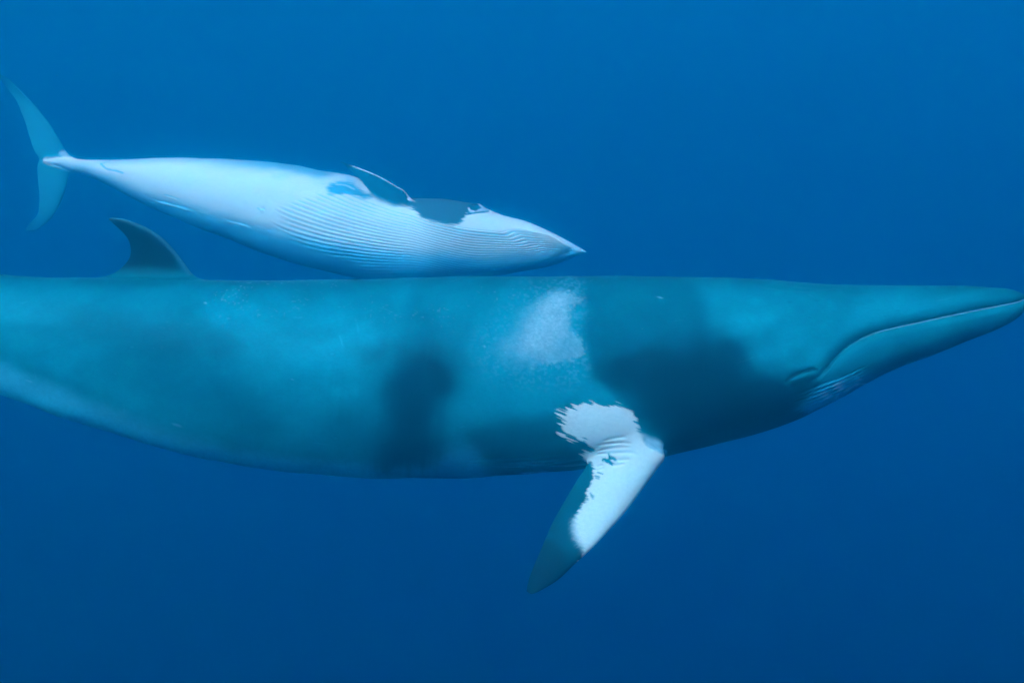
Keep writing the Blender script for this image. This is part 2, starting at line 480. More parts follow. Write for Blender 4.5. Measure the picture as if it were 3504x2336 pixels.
def big_pigment(u, v, near):
    n = len(u)
    T, B, M = interp(TOP, u), interp(BOT, u), interp(MID, u)
    q = (v - T) / np.maximum(B - T, 1)
    conv = big_plate
    # countershading: dark back, paler flank
    c = mix(np.tile(np.array(TEAL), (n, 1)), LIGHT, sm(.03, .30, q) * .75)
    c = mix(c, MIDT, sm(.10, .0, q) * .55)
    wob = 38*fbm(u/140, v/110, seed=11)
    uu, vv = u + wob, v + 30*fbm(u/120+9, v/120, seed=14)
    def blob(cx, cy, rx, ry, col, k, s0=1.0, s1=0.2, rot=0):
        nonlocal c
        p = conv([(cx, cy)])[0]
        a, b = uu - p[0], vv - p[1]
        cr, sr = math.cos(R(rot)), math.sin(R(rot))
        a, b = a*cr + b*sr, -a*sr + b*cr
        d = np.hypot(a/rx, b/ry)
        c = mix(c, col, sm(s0, s1, d) * k)
    def patch(poly, col, k, soft, amp=0, ang=0., seed=1, ac=6, al=40):
        nonlocal c
        sdv = poly_sd(uu if soft > 25 else u, vv if soft > 25 else v, conv(poly))
        if amp: sdv = sdv + amp * fringe(u, v, R(ang), ac, al, seed)
        c = mix(c, col, sm(soft, -soft, sdv) * k)
    # soft clouds of the rear flank
    blob(560, 1190, 430, 190, MIDT, .74, 1.1, .1, 8)
    blob(640, 1330, 260, 110, MIDT, .5, 1.1, .1, 20)
    blob(860, 1380, 260, 150, MIDT, .6)
    blob(60, 1060, 230, 90, LIGHT, .8)
    blob(860, 1060, 260, 90, LIGHT, .7)
    blob(920, 1240, 160, 170, LIGHT, .75)
    blob(1120, 1180, 130, 190, LIGHT, .8)
    blob(430, 1400, 230, 70, LIGHT, .8, 1.1, .1, 22)
    blob(1190, 1480, 210, 90, MIDT, .75)
    m = fbm(u/95 + v/300, v/60, octv=5, seed=40)
    c = c * (1 + .30 * m + .12*fbm(u/38, v/30, octv=3, seed=44))[:, None]
    # fine vertical streaks behind the chest
    st = fringe(u, v, R(97), 14, 170, 50) * sm(0, 1, 1 - np.hypot((u-1150)/330, (v-1350)/220))
    c = c * (1 - .12*st)[:, None]
    # pale belly
    bel = [(-900,1020),(-300,1130),(0,1262),(100,1310),(270,1375),(400,1425),(600,1497),(800,1552),(1000,1585),(1300,1604),(1500,1560),(1580,1540),(1640,1545),(1650,1600),(1640,1660),(-900,1660)]
    e = poly_sd(uu*0+u, v + 14*fbm(u/60, v/25, seed=95), conv(bel))
    c = mix(c, (.06, .58, .68), sm(52, -32, e) * .85)
    e2 = B - v
    c = mix(c, (.05, .84, .88), sm(90, 22, e2 + 8*fbm(u/50, v/20, seed=98)) * sm(1560, 1300, u) * .97)
    # rear chest dark blotch
    patch([(1433,1060),(1560,1080),(1640,1140),(1660,1219),(1640,1310),(1590,1360),(1520,1410),(1495,1475),(1490,1560),(1450,1605),(1320,1600),(1270,1505),(1280,1386),(1300,1267),(1340,1150)],
          MIDT, .85, 86, 14, 99, 61, 17, 210)
    patch([(1400,1225),(1500,1200),(1600,1235),(1590,1310),(1520,1375),(1488,1450),(1480,1560),(1440,1600),(1330,1592),(1308,1500),(1322,1390),(1345,1290)],
          DARK, 1.0, 46, 11, 99, 62, 12, 190)
    patch([(1500,1640),(1505,1590),(1535,1556),(1565,1538),(1632,1533),(1640,1570),(1642,1640)], (.03,.40,.52), .75, 16, 8, 0, 63, 6, 60)
    # lighter chest between
    blob(1780, 1230, 240, 260, LIGHT, .85, 1.05, .3)
    blob(1700, 1385, 230, 85, LIGHT, .9)
    blob(1560, 1500, 60, 100, LIGHT, .6)
    # lower blotch behind the flipper
    patch([(1590,1475),(1700,1450),(1830,1448),(1920,1412),(1995,1425),(2030,1500),(2045,1545),(2020,1590),(1850,1604),(1650,1606),(1625,1560),(1600,1520)], DARK, .60, 40, 10, 5, 60)
    # pale saddle patch
    pp = [(1900,998),(1945,1000),(1993,1020),(1955,1040),(1945,1088),(1957,1130),(1993,1160),(1999,1207),(1963,1237),(1814,1243),(1725,1207),(1725,1177),(1773,1148),(1778,1100),(1814,1058),(1862,1020)]
    sdp = poly_sd(u + 18*fbm(u/40, v/30, seed=70), v + 12*fbm(u/35, v/35, seed=73), conv(pp))
    sof = 9 + 38*sm(1880, 1760, u)
    spk = vnoise(u/7, v/6, seed=77)
    wpp = sm(sof, -sof, sdp + 14*spk*sm(-60, 20, sdp))
    c = mix(c, (.14, .33, .36), wpp * .85)
    core = poly_sd(u, v, conv([(1905,1010),(1940,1015),(1935,1060),(1925,1130),(1880,1190),(1800,1200),(1790,1160),(1830,1100),(1860,1040)]))
    c = mix(c, (.27, .44, .45), sm(40, -30, core) * .75)
    c = c * (1 + .22*wpp*(.6*vnoise(u/5, v/5, seed=78) + .6*fbm(u/22, v/18, seed=79)))[:, None]
    halo = sm(140, 0, sdp) * (1 - wpp) * sm(.35, .8, spk + .4*fbm(u/60, v/60, seed=80) + .3) * (v < 1330) * (u < 2000)
    c = mix(c, (.08, .33, .41), halo * .45)
    # neck cape, medium then dark
    cape = [(1990,940),(1995,1060),(1993,1148),(2017,1231),(2034,1290),(2100,1344),(2148,1386),(2171,1421),(2189,1469),(2231,1517),(2290,1552),(2300,1640),
            (2600,1560),(2760,1450),(2843,1310),(2812,1301),(2761,1306),(2699,1301),(2650,1282),(2590,1272),(2566,1240),(2550,1200),(2530,1160),(2450,1150),(2423,1120),(2430,1080),(2423,1045),(2392,993),(2345,960),(2330,935)]
    e = poly_sd(u + 10*fbm(u/70, v/70, seed=85), v, conv(cape))
    sf = 16 + 14*sm(1250, 1050, v)
    c = mix(c, MIDT, sm(sf, -sf, e) * (.85 + .15*sm(1040, 1200, v)))
    blob(2150, 1010, 150, 60, TEAL, .35)
    dk = [(2045,1260),(2110,1225),(2250,1180),(2420,1165),(2540,1185),(2575,1260),(2640,1300),(2770,1318),(2830,1305),(2790,1400),(2600,1520),(2290,1620),(2240,1530),(2195,1440),(2160,1385),(2100,1335)]
    e = poly_sd(uu, vv, conv(dk))
    so = 52 + 40*sm(2150, 2400, u)*sm(1400, 1250, v)
    c = mix(c, DARK, sm(so, -so*.8, e) * .92)
    c = mix(c, DEEP, sm(10, -120, e) * .8)
    blob(2270, 1490, 60, 60, MIDT, .55)
    # throat between jaw and neck: pale pleated skin
    th = [(2720,1400),(2770,1350),(2843,1300),(2890,1288),(2950,1276),(2985,1285),(3100,1240),(3180,1215),(3180,1250),(2960,1330),(2820,1420)]
    e = poly_sd(u, v, conv(th))
    c = mix(c, (.02, .46, .62), sm(14, -10, e + 8*fringe(u, v, R(-28), 5, 60, 90)) * sm(2640, 2740, u) * .9)
    # lower jaw, darker
    md, ms, mt = line_d(u, v, conv(smooth_line(MOUTH_PX, 50)))
    jaw = (ms < 0) & (mt > .001)
    mk = sm(.0, .10, mt)
    c = mix(c, MIDT, jaw * mk * sm(4, 30, md) * .45)
    c = mix(c, DARK, jaw * mk * sm(45, 110, md) * .12)
    c = mix(c, MIDT, (ms > 0) * sm(52, 6, md) * mk * .85)  # undercut shade above the mouth line, painted dark
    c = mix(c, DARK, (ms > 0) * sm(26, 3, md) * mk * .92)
    c = mix(c, (.30, .50, .58), (ms < 0) * sm(4.2, 1.0, md) * sm(.12, .45, mt) * sm(1.0, .93, mt) * .6)
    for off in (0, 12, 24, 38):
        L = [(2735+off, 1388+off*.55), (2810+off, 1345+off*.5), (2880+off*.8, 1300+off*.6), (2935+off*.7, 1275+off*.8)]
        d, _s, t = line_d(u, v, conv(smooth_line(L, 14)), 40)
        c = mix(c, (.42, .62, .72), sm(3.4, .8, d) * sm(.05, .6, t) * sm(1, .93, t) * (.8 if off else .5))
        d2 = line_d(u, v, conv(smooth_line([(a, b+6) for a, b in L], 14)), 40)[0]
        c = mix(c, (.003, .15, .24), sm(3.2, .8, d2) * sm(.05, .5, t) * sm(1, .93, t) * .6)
    c = mix(c, (.02,.50,.64), sm(17, 8, B - v + 5*fbm(u/40, v/10, seed=64)) * sm(2760, 2820, u) * sm(3260, 3120, u) * .8)
    # eyelid
    ld, ls, lt = line_d(u, v, conv(smooth_line([(2690,1303),(2720,1283),(2745,1272),(2770,1266),(2796,1262)], 16)), 60)
    c = mix(c, LIGHT, (ls < 0) * sm(20, 4, ld) * .6)
    c = mix(c, DEEP, sm(6, 1.5, ld) * .95)
    blob(2720, 1255, 50, 10, LIGHT, .9)
    # tiny pits and nicks of the snout
    for (px, py, r) in ((2984,1104,9),(3030,1082,8),(3074,1063,10),(2770,1086,9),(2795,1029,12),(2703,1034,14),(2800,1100,7)):
        p = conv([(px, py)])[0]
        c = mix(c, DARK, sm(1, .2, np.hypot((u-p[0])/r, (v-p[1])/(r*.45))) * .6)
    for (px, py, rx, ry) in ((607,1453,26,7),(703,1037,9,5),(1658,1186,5,6),(1922,1050,6,4),(1730,1206,5,4),(1000,1298,7,3),(2258,1018,16,4),(100,1303,18,5),(3030,970,10,3)):
        p = conv([(px, py)])[0]
        c = mix(c, (.10, .46, .55), sm(1, .3, np.hypot((u-p[0])/rx, (v-p[1] - .25*(u-p[0]))/ry)) * .8)
    e2 = B - v
    # streaked chest keel
    sk = fringe(u, v, R(-4), 5, 130, 101)
    c = mix(c, (.10, .42, .52), sm(.25, .8, sk) * sm(75, 30, e2) * sm(1580, 1700, u) * sm(2060, 1990, u) * .7)
    c = mix(c, (.45, .62, .68), sm(.55, .95, sk) * sm(40, 22, e2) * sm(1640, 1800, u) * sm(2040, 2000, u) * .8)
    # speckle of the upper back
    sp = vnoise(u/6.5, v/5.5, seed=110) + .6*fbm(u/120, v/60, seed=111)
    c = mix(c, (.07, .30, .36), sm(.75, 1.15, sp) * sm(1220, 1000, v) * sm(500, 800, u) * sm(2200, 1700, u) * .95)
    # fine mottling and old scratches
    c = c * (1 +   .10*fbm(u/16, v/12, octv=3, seed=300) + .09*vnoise(u/4.5, v/4.5, seed=303))[:, None]
    rs = np.random.RandomState(12)
    for _ in range(34):
        x, y = rs.uniform(0, 3300), rs.uniform(960, 1500)
        a, ln = rs.uniform(-.5, .5) + (math.pi/2 if rs.rand() < .3 else 0), rs.uniform(15, 90)
        L = [(x, y), (x + ln*.5*math.cos(a), y + ln*.5*math.sin(a) + rs.uniform(-4, 4)), (x + ln*math.cos(a), y + ln*math.sin(a))]
        d, _s, t = line_d(u, v, L, 12)
        c = mix(c, c*1.7 + .02 if rs.rand() < .7 else c*.5, sm(2.8, .6, d) * sm(0, .3, t) * sm(1, .7, t) * rs.uniform(.2, .6))
    for _ in range(16):
        x, y, rr = rs.uniform(100, 2500), rs.uniform(1000, 1480), rs.uniform(5, 10)
        d = np.hypot((u-x)/rr, (v-y)/(rr*.6))
        sel = np.where(d < 2, 1.0, 0.0)
        c = mix(c, c*1.5 + .01, sm(1.0, .5, d) * .5 * sel)
        c = mix(c, c*.6, np.exp(-((d-1.15)/.25)**2) * .5 * sel)
    # white shoulder and flipper root
    w = white_arm(u, v, conv) * near
    rim = line_d(u, v, conv([(2162,1415),(2186,1462),(2200,1492),(2232,1522),(2262,1543),(2284,1553)]), 60)
    c = mix(c, TEAL, sm(70, 5, rim[0]) * sm(1400, 1440, v) * .8 * near)
    c = mix(c, (.40, .66, .70), sm(17, 10, line_d(u, v, conv([(2192,1492),(2214,1516),(2240,1536),(2262,1545)]), 60)[0]) * .85 * near)
    c = mix(c, WHITE, w)
    return np.clip(c, 0.001, 0.9)

def big_relief(u, v, near):
    """outward displacement in metres"""
    conv = big_plate
    B = interp(BOT, u); T = interp(TOP, u)
    h = .006 * fbm(u/160, v/110, octv=3, seed=120)
    md, ms, mt = line_d(u, v, conv(smooth_line(MOUTH_PX, 50)))
    g = sm(.0, .10, mt)
    s = md * ms
    h += g * np.where(s > 0, -.026 * np.exp(-s/16.) * sm(0, 5, s), .006*np.exp(-(s/10.)**2))
    h += g * .012 * sm(0, -30, s) * sm(-110, -40, s)
    # cheek roll behind the corner of the mouth
    d, sg, t = line_d(u, v, conv(smooth_line([(2690,1303),(2720,1283),(2745,1272),(2770,1266),(2796,1262)], 16)), 60)
    h += np.where(sg > 0, -.010*np.exp(-(d/9)**2), .012*np.exp(-((d-12)/14)**2)) * sm(0, .2, t) * sm(1, .85, t)
    d, sg, t = line_d(u, v, conv(smooth_line([(2765,1306),(2800,1292),(2818,1272),(2836,1245)], 16)), 60)
    h += -.012*np.exp(-(d/8)**2) * sm(0, .3, t) * sm(1, .8, t)
    # throat pleats
    tl = sm(2610, 2700, u) * sm(2915, 2860, u)
    x0 = conv([(2740,1382)])[0]; x1 = conv([(2966,1288)])[0]
    dx = x1 - x0; L = np.hypot(*dx)
    perp = ((u-x0[0])*(-dx[1]) + (v-x0[1])*dx[0]) / L
    h += .007 * np.sin(perp * 2*np.pi/12.0) * tl * sm(-50, -25, perp) * sm(50, 30, perp)
    e2 = B - v
    h += .004 * np.sin(e2 * 2*np.pi/13.0 + 1.2*fbm(u/200, v/50, seed=125)) * sm(90, 50, e2) * sm(1480, 1650, u) * sm(2800, 2650, u)
    # folds on the neck above the eye
    for Lx in ([(2560,970),(2640,984),(2740,994),(2830,985),(2900,978)], [(2700,975),(2760,982),(2820,980)], [(2880,1010),(2930,1002),(2990,998)], [(2900,1034),(2950,1040),(3010,1030)]):
        d, sg, t = line_d(u, v, conv(smooth_line(Lx, 12)), 40)
        h -= .004*np.exp(-(d/6)**2)*sm(0, .25, t)*sm(1, .75, t)
    h -= .004 * grooves(u, v, [conv(k) for k in CREASES], 3.2) * near
    # shoulder muscle
    p = conv([(2110,1540)])[0]
    h += .015 * np.exp(-((u-p[0])/115)**2 - ((v-p[1])/60)**2) * near
    return h

def body_tube(us, nn, nf, TOPc, BOTc, MIDc, WIDc, depth_fn, expo, pigment, relief, lowx=lambda x: np.ones_like(x)):
    ph = np.concatenate([np.linspace(0, np.pi, nn, endpoint=False), np.linspace(np.pi, 2*np.pi, nf, endpoint=False)])
    nr, ng = len(us), len(ph)
    U = np.repeat(us, ng); P = np.tile(ph, nr)
    T, B, M, W = [interp(k, us) for k in (TOPc, BOTc, MIDc, WIDc)]
    T, B, M, W = [np.repeat(k, ng) for k in (T, B, M, W)]
    c, s = np.cos(P), np.sin(P)
    V = np.where(c > 0, M - (M - T)*c, M + (B - M)*(-c))
    ex = np.repeat(expo(us), ng)
    ex = np.where(c > 0, ex, np.repeat(lowx(us), ng))
    off = W * np.sign(s) * np.abs(s)**ex
    dep = np.repeat(depth_fn(us), ng)
    near = (s > -1e-6).astype(float)
    h = relief(U, V, near)
    # normal in the cross-section
    hh = np.where(c > 0, M - T, B - M) / F * dep
    nz = c / np.maximum(hh, .02); ny = s / np.maximum(W, .02)
    nl = np.hypot(nz, ny)
    nz, ny = nz/nl, ny/nl
    taper = np.clip(W/.06, 0, 1)
    h = h * taper
    X = (U - CX)/F*dep; Z = (CY - V)/F*dep
    co = np.stack([X, dep - off - ny*h, Z + nz*h], -1)
    return grid_mesh('body', co, nr, ng, pigment(U, V, near))

def build_big():
    us = np.concatenate([np.linspace(-900, -40, 130, endpoint=False), np.linspace(-40, 3440, 1010, endpoint=False), 3440 + 74*np.sin(np.linspace(0, np.pi/2, 34))])
    us[-1] = 3513.9
    expo = lambda x: 1.0 + .25*sm(2700, 3200, x)*sm(3514, 3400, x)
    body = body_tube(us, 400, 130, TOP, BOT, MID, WID, lambda x: np.full_like(x, D), expo, big_pigment, big_relief,
                     lambda x: 1.0 - .32*sm(2760, 2950, x) - .14*sm(200, 900, x)*sm(2700, 2500, x) - .24*sm(1750, 1950, x)*sm(2450, 2250, x))
    # dorsal fin
    def fin_col(px, py, h):
        c = np.tile(np.array(DARK), (len(px), 1)) * .5
        c = mix(c, TEAL, sm(895, 962, py) * .8)
        le = line_d(px, py, smooth_line([(382,745),(415,748),(469,764),(529,794),(583,841),(629,898),(663,938)], 30), 60)[0]
        c = mix(c, (.03, .20, .26), sm(16, 2, le) * .7)
        return c * (1 + .15*fbm(px/40, py/30, seed=130))[:, None]
    rows = [((740,1010),(300,1012)),((704,968),(300,966)),((680,950),(352,947)),((656,927),(404,926)),((629,896),(437,893)),((606,868),(447,868)),((580,838),(446,840)),
            ((553,812),(438,818)),((520,789),(425,800)),((490,773),(411,786)),((455,759),(398,774)),((425,750),(386,764)),((400,746),(376,755)),((384,745),(372,749))]
    LE = [(a[0], a[1], D) for a, b in rows]; TE = [(b[0], b[1], D) for a, b in rows]
    V, nr, ng, cc = fin(LE, TE, [.075,.06,.046,.040,.036,.033,.030,.027,.024,.021,.018,.014,.010,.004], (0,-1,0), 110, 60, fin_col)
    dors = grid_mesh('dorsal', V, nr, ng, cc)
    # near flipper
    rows = [((2150,1395),(2020,1440),.41),((2212,1465),(2005,1500),.462),((2281,1549),(2000,1556),.462),((2251,1601),(2008,1586),.460),((2210,1657),(1988,1622),.458),((2169,1713),(1957,1672),.460),
            ((2129,1764),(1921,1734),.465),((2078,1820),(1891,1788),.47),((2027,1874),(1867,1842),.485),((1965,1930),(1845,1893),.50),((1914,1979),(1826,1938),.52),
            ((1868,2009),(1812,1975),.53),((1836,2026),(1804,2005),.54),((1818,2031),(1802,2022),.545)]
    LE = [(a[0], a[1], D - d) for a, b, d in rows]; TE = [(b[0], b[1], D - d + .03) for a, b, d in rows]
    V, nr, ng, cc = fin(LE, TE, [.05,.055,.055,.052,.048,.043,.039,.035,.031,.027,.022,.017,.010,.004], (-.08,-1,.06), 230, 110,
                        lambda px, py, h: arm_color(px, py, IDENT),
                        disp=lambda px, py: -.006*grooves(px, py, CREASES, 3.0))
    flip = grid_mesh('flipper', V, nr, ng, cc)
    # far flipper, swept back along the hidden flank
    LE = [(2200+ -70*k, 1440+10*k, D + .34 + .045*k) for k in range(9)]
    TE = [(2030-48*k - (0 if k < 8 else 60), 1470+3*k, D + .36 + .045*k) for k in range(9)]
    V, nr, ng, cc = fin(LE, TE, [.07,.06,.05,.045,.04,.034,.026,.018,.006], (-.1,.5,1), 60, 40,
                        lambda px, py, h: mix(np.tile(np.array(DARK), (len(px), 1)), WHITE, sm(1900, 1960, px)))
    flip2 = grid_mesh('flipper', V, nr, ng, cc)
    # tail flukes beyond the left border of the picture
    f = D/F
    LE = []; TE = []; th = []
    for t in np.linspace(-1, 1, 15):
        a = abs(t)
        LE.append((-850 - 330*a**1.25, 1003 + 4*a, D + .98*t)); TE.append((-1085 + 55*math.exp(-(t/.12)**2) - 175*a**1.4 - (0 if a < .99 else 0), 1003, D + .98*t))
        th.append(.045*(1-a)**.6 + .006)
    V, nr, ng, cc = fin(LE, TE, th, (0,0,1), 90, 40, lambda px, py, h: mix(np.tile(np.array(MIDT), (len(px), 1)), WHITE, (h < 0)*.6))
    fl = grid_mesh('flukes', V, nr, ng, cc)
    def folds(co):
        px = CX + co[:, 0]/co[:, 1]*F; py = CY - co[:, 2]/co[:, 1]*F
        k = (co[:, 1] < D - .3) & (px > 1960) & (px < 2290) & (py > 1460) & (py < 1680)
        g = grooves(px[k], py[k], CREASES, 4.5)
        g2 = .35*np.clip(fringe(px[k], py[k], R(-22), 7, 60, 140), 0, 1) * sm(2090, 2010, px[k]) * sm(1500, 1530, py[k]) * sm(1630, 1600, py[k])
        co[k, 1] += .0045 * np.maximum(g, g2)
        return co
    me = unite('body', [body, dors, flip, flip2, fl], folds)
    me.materials.clear(); me.materials.append(SKIN)
    return me

def ball(name, loc, r, mat, scale=(1,1,1), seg=32):
    import bmesh
    bm = bmesh.new(); bmesh.ops.create_uvsphere(bm, u_segments=seg, v_segments=seg//2, radius=r)
    me = bpy.data.meshes.new(name)
    for v in bm.verts: v.co = Vector((v.co.x*scale[0], v.co.y*scale[1], v.co.z*scale[2]))
    for fc in bm.faces: fc.smooth = True
    bm.to_mesh(me); bm.free(); me.materials.append(mat)
    o = bpy.data.objects.new(name, me); COL.objects.link(o); o.location = loc
    return o

EYE = plain('eye_dark', (.006, .02, .028), .15, 1.3)

def thing(name, loc, label, cat):
    e = bpy.data.objects.new(name, None); COL.objects.link(e)
    e.location = loc; e.empty_display_size = .2
    e['label'] = label; e['category'] = cat
    return e

def adopt(child, parent):
    child.parent = parent
    child.location = Vector(child.location) - Vector(parent.location)

# ================================================================== SMALL WHALE
def cdepth(u): return np.interp(u, [0, 2010], [11.1, 10.3])
CTOP = [(140,548),(170,545),(210,540),(237,541),(277,547),(335,548),(446,546),(580,541),(714,543),(848,550),(1000,565),(1104,586),(1186,599),(1227,611),(1252,628),(1272,650),(1300,664),
        (1350,673),(1410,678),(1460,680),(1512,682),(1560,688),(1599,694),(1635,698),(1670,717),(1716,736),(1793,756),(1869,787),(1946,827),(1985,848),(2000,856),(2006,860)]
CBOT = [(140,556),(170,560),(200,568),(237,586),(321,612),(402,652),(491,700),(580,738),(670,777),(804,826),(900,866),(1053,912),(1232,955),(1340,976),(1430,982),(1520,975),(1614,958),
        (1690,945),(1767,932),(1869,914),(1930,895),(1971,878),(1995,868),(2006,863)]
CMID = [(140,552),(237,563),(321,579),(491,610),(670,655),(900,705),(1200,780),(1430,830),(1614,828),(1767,842),(1869,850),(1971,862),(2006,861.5)]
CWID = [(140,.008),(170,.022),(200,.05),(237,.085),(321,.14),(402,.18),(491,.22),(670,.30),(900,.38),(1200,.43),(1430,.42),(1614,.33),(1767,.23),(1869,.16),(1940,.10),(1985,.05),(2006,.01)]

def calf_plate(pts):
    P = np.array(pts, float)
    u, v = P[:, 0].copy(), P[:, 1].copy()
    for _ in range(6):
        T, B, M, W = [interp(k, u) for k in (CTOP, CBOT, CMID, CWID)]
        h = np.where(v < M, M - T, B - M)
        q = np.clip(np.abs(v - M)/np.maximum(h, 1), 0, 1)
        dp = cdepth(u)
        k = (dp - W*np.sqrt(1 - q*q))/dp
        u = CX + (P[:, 0] - CX)*k; v = CY + (P[:, 1] - CY)*k
    return np.stack([u, v], -1)

CW = (.82, .84, .75); CD = (.001, .10, .145)
PL_UP = [(900,480),(1050,566),(1150,620),(1250,668),(1344,705),(1410,724),(1461,744),(1538,764),(1614,779),(1694,788),(1730,792),(1767,796),(1820,806),(1869,818),(1941,845),(1990,852)]
PL_LO = [(900,752),(941,781),(1002,807),(1155,843),(1359,868),(1563,878),(1767,876),(1869,866),(1946,856),(1990,853)]

def calf_plate_curve(pts):
    return [tuple(p) for p in calf_plate(pts)]

_PU = calf_plate_curve(PL_UP); _PLo = calf_plate_curve(PL_LO)
_START = None

def pleat_phase(u, v):
    a, b = interp(_PU, u), interp(_PLo, u)
    s0 = (v - a)/np.maximum(b - a, 3)
    q = np.clip(s0, 0, 1)
    x0 = 1700 + 110*q
    wave = 17*(1-q)*sm(x0, x0+75, u)*sm(1975, 1880, u)
    s = (v + wave - a)/np.maximum(b - a, 3)
    return np.where(s > 0, np.maximum(s, 1e-6)**1.15, s)

def pleat_count(u):
    return 15 - 4.5*sm(1400, 1650, u)

def pleat_mask(u, v):
    s = pleat_phase(u, v)
    st = calf_plate([(1330,640),(1125,656),(1086,661),(1048,672),(1002,688),(965,698),(947,712),(938,730),(936,752),(955,800),(1050,860),(1200,905)])
    P = sorted([(p[1], p[0]) for p in st])
    start = interp(P, v)
    ln = np.floor(s*15 + .25)
    start = start + 22*vnoise(ln*3.7, ln*0+.3, seed=233) - 8
    m = sm(0, 80, u - start) * sm(0, .06, s) * sm(1.75, 1.3, s)
    m *= sm(1965, 1915, u)
    return m

def calf_pigment(u, v, near):
    n = len(u)
    conv = calf_plate
    T, B = interp(CTOP, u), interp(CBOT, u)
    q = (v - T)/np.maximum(B - T, 1)
    c = np.tile(np.array(CW), (n, 1))
    c = c * (1 + .05*fbm(u/60, v/40, seed=200))[:, None]
    back = 1 - near
    # grey flank showing along the upper border
    c = mix(c, (.05, .36, .46), sm(74, 12, (v - T) + 16*fbm(u/70, v/30, seed=204)) * sm(620, 980, u) * sm(1180, 1110, u) * .85)
    c = mix(c, (.06, .38, .50), sm(38, 2, (v - T)) * sm(250, 420, u) * sm(1250, 1200, u) * .6)
    c = mix(c, (.28, .55, .64), sm(40, 0, np.hypot((u-300)/1.6, v-575)) * .25)
    def patch(poly, col, k, soft, amp=0., ang=0., seed=1, ac=4, al=30):
        nonlocal c
        sdv = poly_sd(u, v, conv(poly), 100)
        if amp: sdv = sdv + amp*fringe(u, v, R(ang), ac, al, seed)
        c = mix(c, col, sm(soft, -soft, sdv)*k)
    # armpit shadow painted into the skin colour behind the flipper
    patch([(1128,662),(1120,646),(1130,633),(1160,622),(1187,622),(1213,631),(1233,648),(1248,661),(1266,669),(1270,678),(1245,681),(1229,675),(1202,666),(1182,663),(1151,666)], (.015,.27,.37), .95, 9, 6, 8, 210)
    patch([(1120,665),(1118,640),(1150,614),(1190,608),(1215,618),(1232,640),(1205,655)], (.05,.38,.50), .45, 14, 4, 8, 211)
    d = line_d(u, v, conv(smooth_line([(1150,632),(1180,634),(1212,648)], 10)), 40)[0]
    c = mix(c, (.45,.70,.76), sm(3.5, 1, d)*.7)
    # throat patch
    patch([(1285,660),(1340,700),(1406,712),(1425,722),(1440,742),(1475,757),(1520,768),(1552,772),(1570,764),(1584,748),(1590,735),(1604,729),(1640,722),(1660,708),(1640,640),(1400,640)],
          CD, .96, 5, 6, 14, 214, 3.2, 34)
    patch([(1267,672),(1300,690),(1350,706),(1400,706),(1420,660),(1300,640)], CD, .9, 7)
    # its mirror image on the shaded side
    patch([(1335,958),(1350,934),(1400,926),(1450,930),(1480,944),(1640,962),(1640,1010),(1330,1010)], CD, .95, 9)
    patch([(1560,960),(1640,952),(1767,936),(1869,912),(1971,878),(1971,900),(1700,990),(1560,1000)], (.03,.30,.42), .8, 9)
    # eye ring and lip
    patch([(1600,708),(1608,695),(1640,690),(1676,716),(1668,724),(1610,724)], CD, .9, 3)
    patch([(1633,700),(1641,699),(1655,710),(1672,720),(1655,722),(1630,723),(1641,716),(1648,712)], (.62,.80,.84), .9, 2.0)
    d = line_d(u, v, conv([(1604,713),(1607,721),(1622,724)]), 40)[0]
    c = mix(c, (.62,.80,.84), sm(3.2, 1.4, d)*.9)
    d = line_d(u, v, conv(smooth_line([(1596,731),(1620,728),(1650,725),(1672,722)], 12)), 40)[0]
    c = mix(c, (.01,.10,.15), sm(3.4, 1.2, d)*.95)
    # upper jaw edge, slightly greyer
    c = mix(c, (.42,.66,.76), sm(16, 5, (v - T)) * sm(1690, 1760, u) * sm(1990, 1950, u) * .55)
    c = mix(c, (.20,.55,.68), sm(1, .3, np.hypot((u-1950)/32, (v-862)/17)) * .7)
    # shade between the pleats, painted as blue into the grooves
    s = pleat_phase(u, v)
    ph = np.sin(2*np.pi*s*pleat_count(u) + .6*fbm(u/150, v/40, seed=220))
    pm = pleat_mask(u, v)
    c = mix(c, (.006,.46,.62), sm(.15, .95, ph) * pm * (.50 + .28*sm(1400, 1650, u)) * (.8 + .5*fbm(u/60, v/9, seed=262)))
    # slits and navel of the belly
    for L, w, k in (([(527,684),(570,695),(620,708),(668,724),(700,735)], 3.0, .45), ([(562,666),(585,672),(612,681)], 3, .5), ([(345,560),(365,578),(395,584),(420,592)], 4.5, .75),
                    ([(345,560),(375,550)], 4, .4), ([(880,712),(895,718),(905,714)], 3.5, .5), ([(777,752),(820,762),(866,776)], 3, .4)):
        d = line_d(u, v, conv(smooth_line(L, 12)), 40)[0]
        c = mix(c, (.08,.44,.60), sm(w, w*.2, d)*k)
    # blue shade of the lower flank, painted into the colour below mid-belly
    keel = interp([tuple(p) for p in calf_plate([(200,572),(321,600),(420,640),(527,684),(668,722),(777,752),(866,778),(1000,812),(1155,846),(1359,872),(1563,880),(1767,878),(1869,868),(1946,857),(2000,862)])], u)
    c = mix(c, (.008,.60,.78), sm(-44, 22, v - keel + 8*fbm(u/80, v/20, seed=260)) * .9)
    # dark back
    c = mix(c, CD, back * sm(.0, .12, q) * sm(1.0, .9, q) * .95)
    return np.clip(c, .001, .9)

